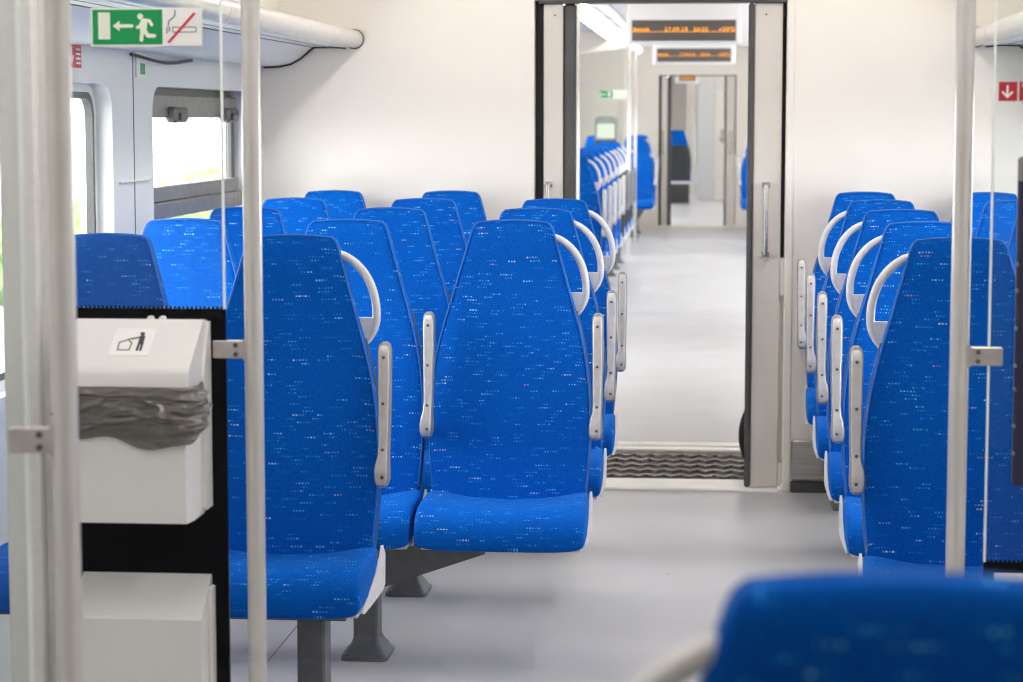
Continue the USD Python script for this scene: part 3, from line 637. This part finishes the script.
screen(-.936, -1.80, 23.5, None, 'distant glass screen with the small green exit sign', tilt(23.5))
t = thing('distant_exit_sign', 'tiny green exit sign on the glass screen in the next carriage', 'sign', (0, 0, 0))
part(t, 'board', bx(-1.215, -.90, 23.47, 23.485, 1.70, 1.795), 'pale'); part(t, 'green_field', bx(-1.205, -1.06, 23.465, 23.47, 1.71, 1.785), 'green')
part(t, 'arrow', [bx(-1.175, -1.12, 23.462, 23.465, 1.742, 1.753), bx(-1.195, -1.18, 23.462, 23.465, 1.72, 1.775), bx(-1.105, -1.08, 23.462, 23.465, 1.72, 1.775)], 'pale')
t = thing('equipment_cabinet', 'grey-green cabinet with a rounded top behind the distant glass screen', 'cabinet', (0, 0, 0))
part(t, 'cabinet_body', prism(rrect(-1.30, -1.055, tilt(24.6), 1.52, .06), 24.5, 24.7), 'greybox'); part(t, 'cabinet_front', prism(rrect(-1.275, -1.08, 1.28, 1.44, .02), 24.49, 24.5), 'pale'); part(t, 'cabinet_lower', prism(rrect(-1.295, -1.06, .9, 1.26, .02), 24.49, 24.5), 'dgrey')

# ceiling bulkheads and scrolling displays
def display(y, x0, x1, z0, z1, hx0, hx1, hz0, label, txt):
    t = thing('led_display', label, 'display', (0, 0, 0))
    part(t, 'housing', [cbx(hx0, hx1, y, y + .25, hz0, CEIL + tilt(y) + .02, .012)], 'ceiling')
    part(t, 'display_screen', bx(x0, x1, y - .004, y + .001, z0, z1), 'screen')
    h = (z1 - z0) * .175; zt = z0 + (z1 - z0) * .47; w = x1 - x0
    for s, fx in txt:
        m = meshkit.text_mesh(s, h, .0015, True); m.apply_scale([1.08, 1, 1]); part(t, 'lettering', place_xz(m, x0 + fx * w, y - .004, zt), 'led', smooth=False, label='orange glowing characters')
    part(t, 'underline', bx(x0 + .004, x1 - .004, y - .0055, y - .004, z0 + (z1 - z0) * .43, z0 + (z1 - z0) * .455), 'led')
TX = [('lbevsk', .01), ('17.09.15', .31), ('10:22', .585), ('+20°C', .83)]
display(17, -.623, .159, 2.076, 2.232, -.66, .20, 2.055, 'nearer LED display with orange date and time on the ceiling beyond the doorway', TX)
display(24, -.612, .173, 2.094, 2.236, -.66, .22, 2.07, 'farther LED display with orange date and time on the ceiling beyond the doorway', TX)
arch = [(XL, 2.10), (XL, 2.37), (-.70, 2.37), (-.70, 2.30), (-.80, 2.25), (-1.0, 2.20), (-1.4, 2.15)]
single('ceiling_bulkhead', prism(arch, 22.9, 23.1), 'wall', 'curved cream bulkhead under the ceiling at the distant glass screen', 'bulkhead')

# ------------------------------------------------------------------ third carriage through the far door
z3 = dzF
struct('floor_far', bx(XL, XR, YF + .1, 50, z3 - .06, z3), 'floor'); struct('ceiling_far', bx(XL, XR, YF + .1, 50, z3 + CEIL, z3 + CEIL + .05), 'ceiling')
wins3 = [(30.5 + i * 1.9, 31.9 + i * 1.9) for i in (0, 2, 4, 6, 8)]
side_wall('wall_left_far', XL, -1, YF + .1, 50, wins3, 0, CEIL, z3); side_wall('wall_right_far', XR, 1, YF + .1, 50, wins3, 0, CEIL, z3)
for a, b in wins3:
    window(XL, 1, a, b, False, z3); window(XR, -1, a, b, False, z3)
struct('wall_far_end', bx(XL, XR, 50, 50.1, z3, z3 + CEIL), 'wall')
for i in range(5):
    for s_, x in (('left', -.95), ('right', .53)): lamp(x, 31 + i * 3.6, 1.9, f'ceiling lamp in the farthest carriage, {s_} line, {NTH[i]} from the far doorway', 'ceiling strip lamps of the farthest carriage', z3, .05)
single('heater_box', cbx(-.80, -.40, 37.28, 37.58, z3, z3 + .325, .01), 'shell', 'dark box on the floor under the farthest seat beyond the far doorway', 'heater')
make_seat('farthest blue seat with a dark back seen through the far doorway', (-.60, 37.2, z3), 180, None, 1, True)
t = thing('white_partition', 'tall white partition with a door and handle seen through the far doorway', 'partition', (0, 0, z3))
part(t, 'partition_panel', cbx(-.275, .00, 38.0, 38.1, .02, 2.15, .004), 'bin'); part(t, 'header_panel', cbx(0, .60, 38.0, 38.1, 1.93, 2.15, .004), 'bin')
dd = part(t, 'door_panel', cbx(.006, .17, 37.98, 38.03, .02, 1.92, .006), 'wall'); part(dd, 'handle', [cyl((.09, 37.95, 1.06), (.16, 37.95, 1.06), .012, 8), cbx(.12, .16, 37.96, 37.98, 1.0, 1.22, .004)], 'steel')
part(t, 'dark_gap', bx(.17, .26, 38.06, 38.1, .02, 1.93), 'dgrey')
part(t, 'side_panel', bx(-.275, -.26, 38.1, 42, .02, 2.15), 'bin')
t = thing('far_display', 'small display under the ceiling of the farthest carriage', 'display', (0, 0, z3))
part(t, 'housing', cbx(-.62, -.24, 36, 36.2, 1.97, 2.3, .01), 'ceiling'); part(t, 'display_screen', bx(-.56, -.30, 35.99, 36.0, 2.0, 2.10), 'screen'); part(t, 'lettering', bx(-.54, -.32, 35.985, 35.99, 2.04, 2.055), 'led')
t = thing('farthest_pillar', 'pale pillar beside the farthest seat beyond the far doorway', 'pillar', (0, 0, z3))
part(t, 'pillar_body', cbx(-.42, -.34, 42, 42.1, 0, 2.3, .01), 'plastic'); part(t, 'pillar_side', cbx(-.50, -.42, 42.02, 42.1, 0, 2.3, .01), 'leaf')

# ================================================================== OUTSIDE THE WINDOWS
struct('ground', [bx(-60, -1.95, -30, 160, -1.2, -1.1), bx(1.55, 60, -30, 160, -1.2, -1.1)], 'ballast')
fence = thing('concrete_fence', 'pale concrete panel fence outside the left windows', 'fence', (0, 0, 0))
for i in range(36):
    y = 4 + i * 2.5
    part(fence, 'fence_panel', cbx(-12.05, -11.95, y + .1, y + 2.4, -1.1, 1.05, .03), 'concrete'); part(fence, 'fence_post', cbx(-12.1, -11.88, y - .1, y + .1, -1.1, 1.25, .02), 'concrete')
rng = random.Random(3)
for i in range(7):
    y = 26 + i * 4.6 + rng.uniform(-.5, .5); x = -10.2 + rng.uniform(-.5, .4); s = rng.uniform(.6, 1.0)
    b = trimesh.creation.icosphere(3, 1.0); d = meshkit.fbm(b.vertices * 3.5 + i * 9, 4, i)[:, None]; b.vertices = b.vertices * (.65 + .75 * d) * [s, s * 1.2, s]; b.apply_translation([x, y, -1.1 + s * .7])
    tops = trimesh.creation.icosphere(2, .5); d = meshkit.fbm(tops.vertices * 5 + i, 4, i)[:, None]; tops.vertices = tops.vertices * (.6 + .8 * d) * s; tops.apply_translation([x, y + .5 * s, -1.1 + s * 1.4])
    single('shrub', [b, tops], 'leafs', f'overexposed green shrub outside the left windows, {NTH[i]} along the fence', 'shrub', 'shrubs along the fence outside', 20)
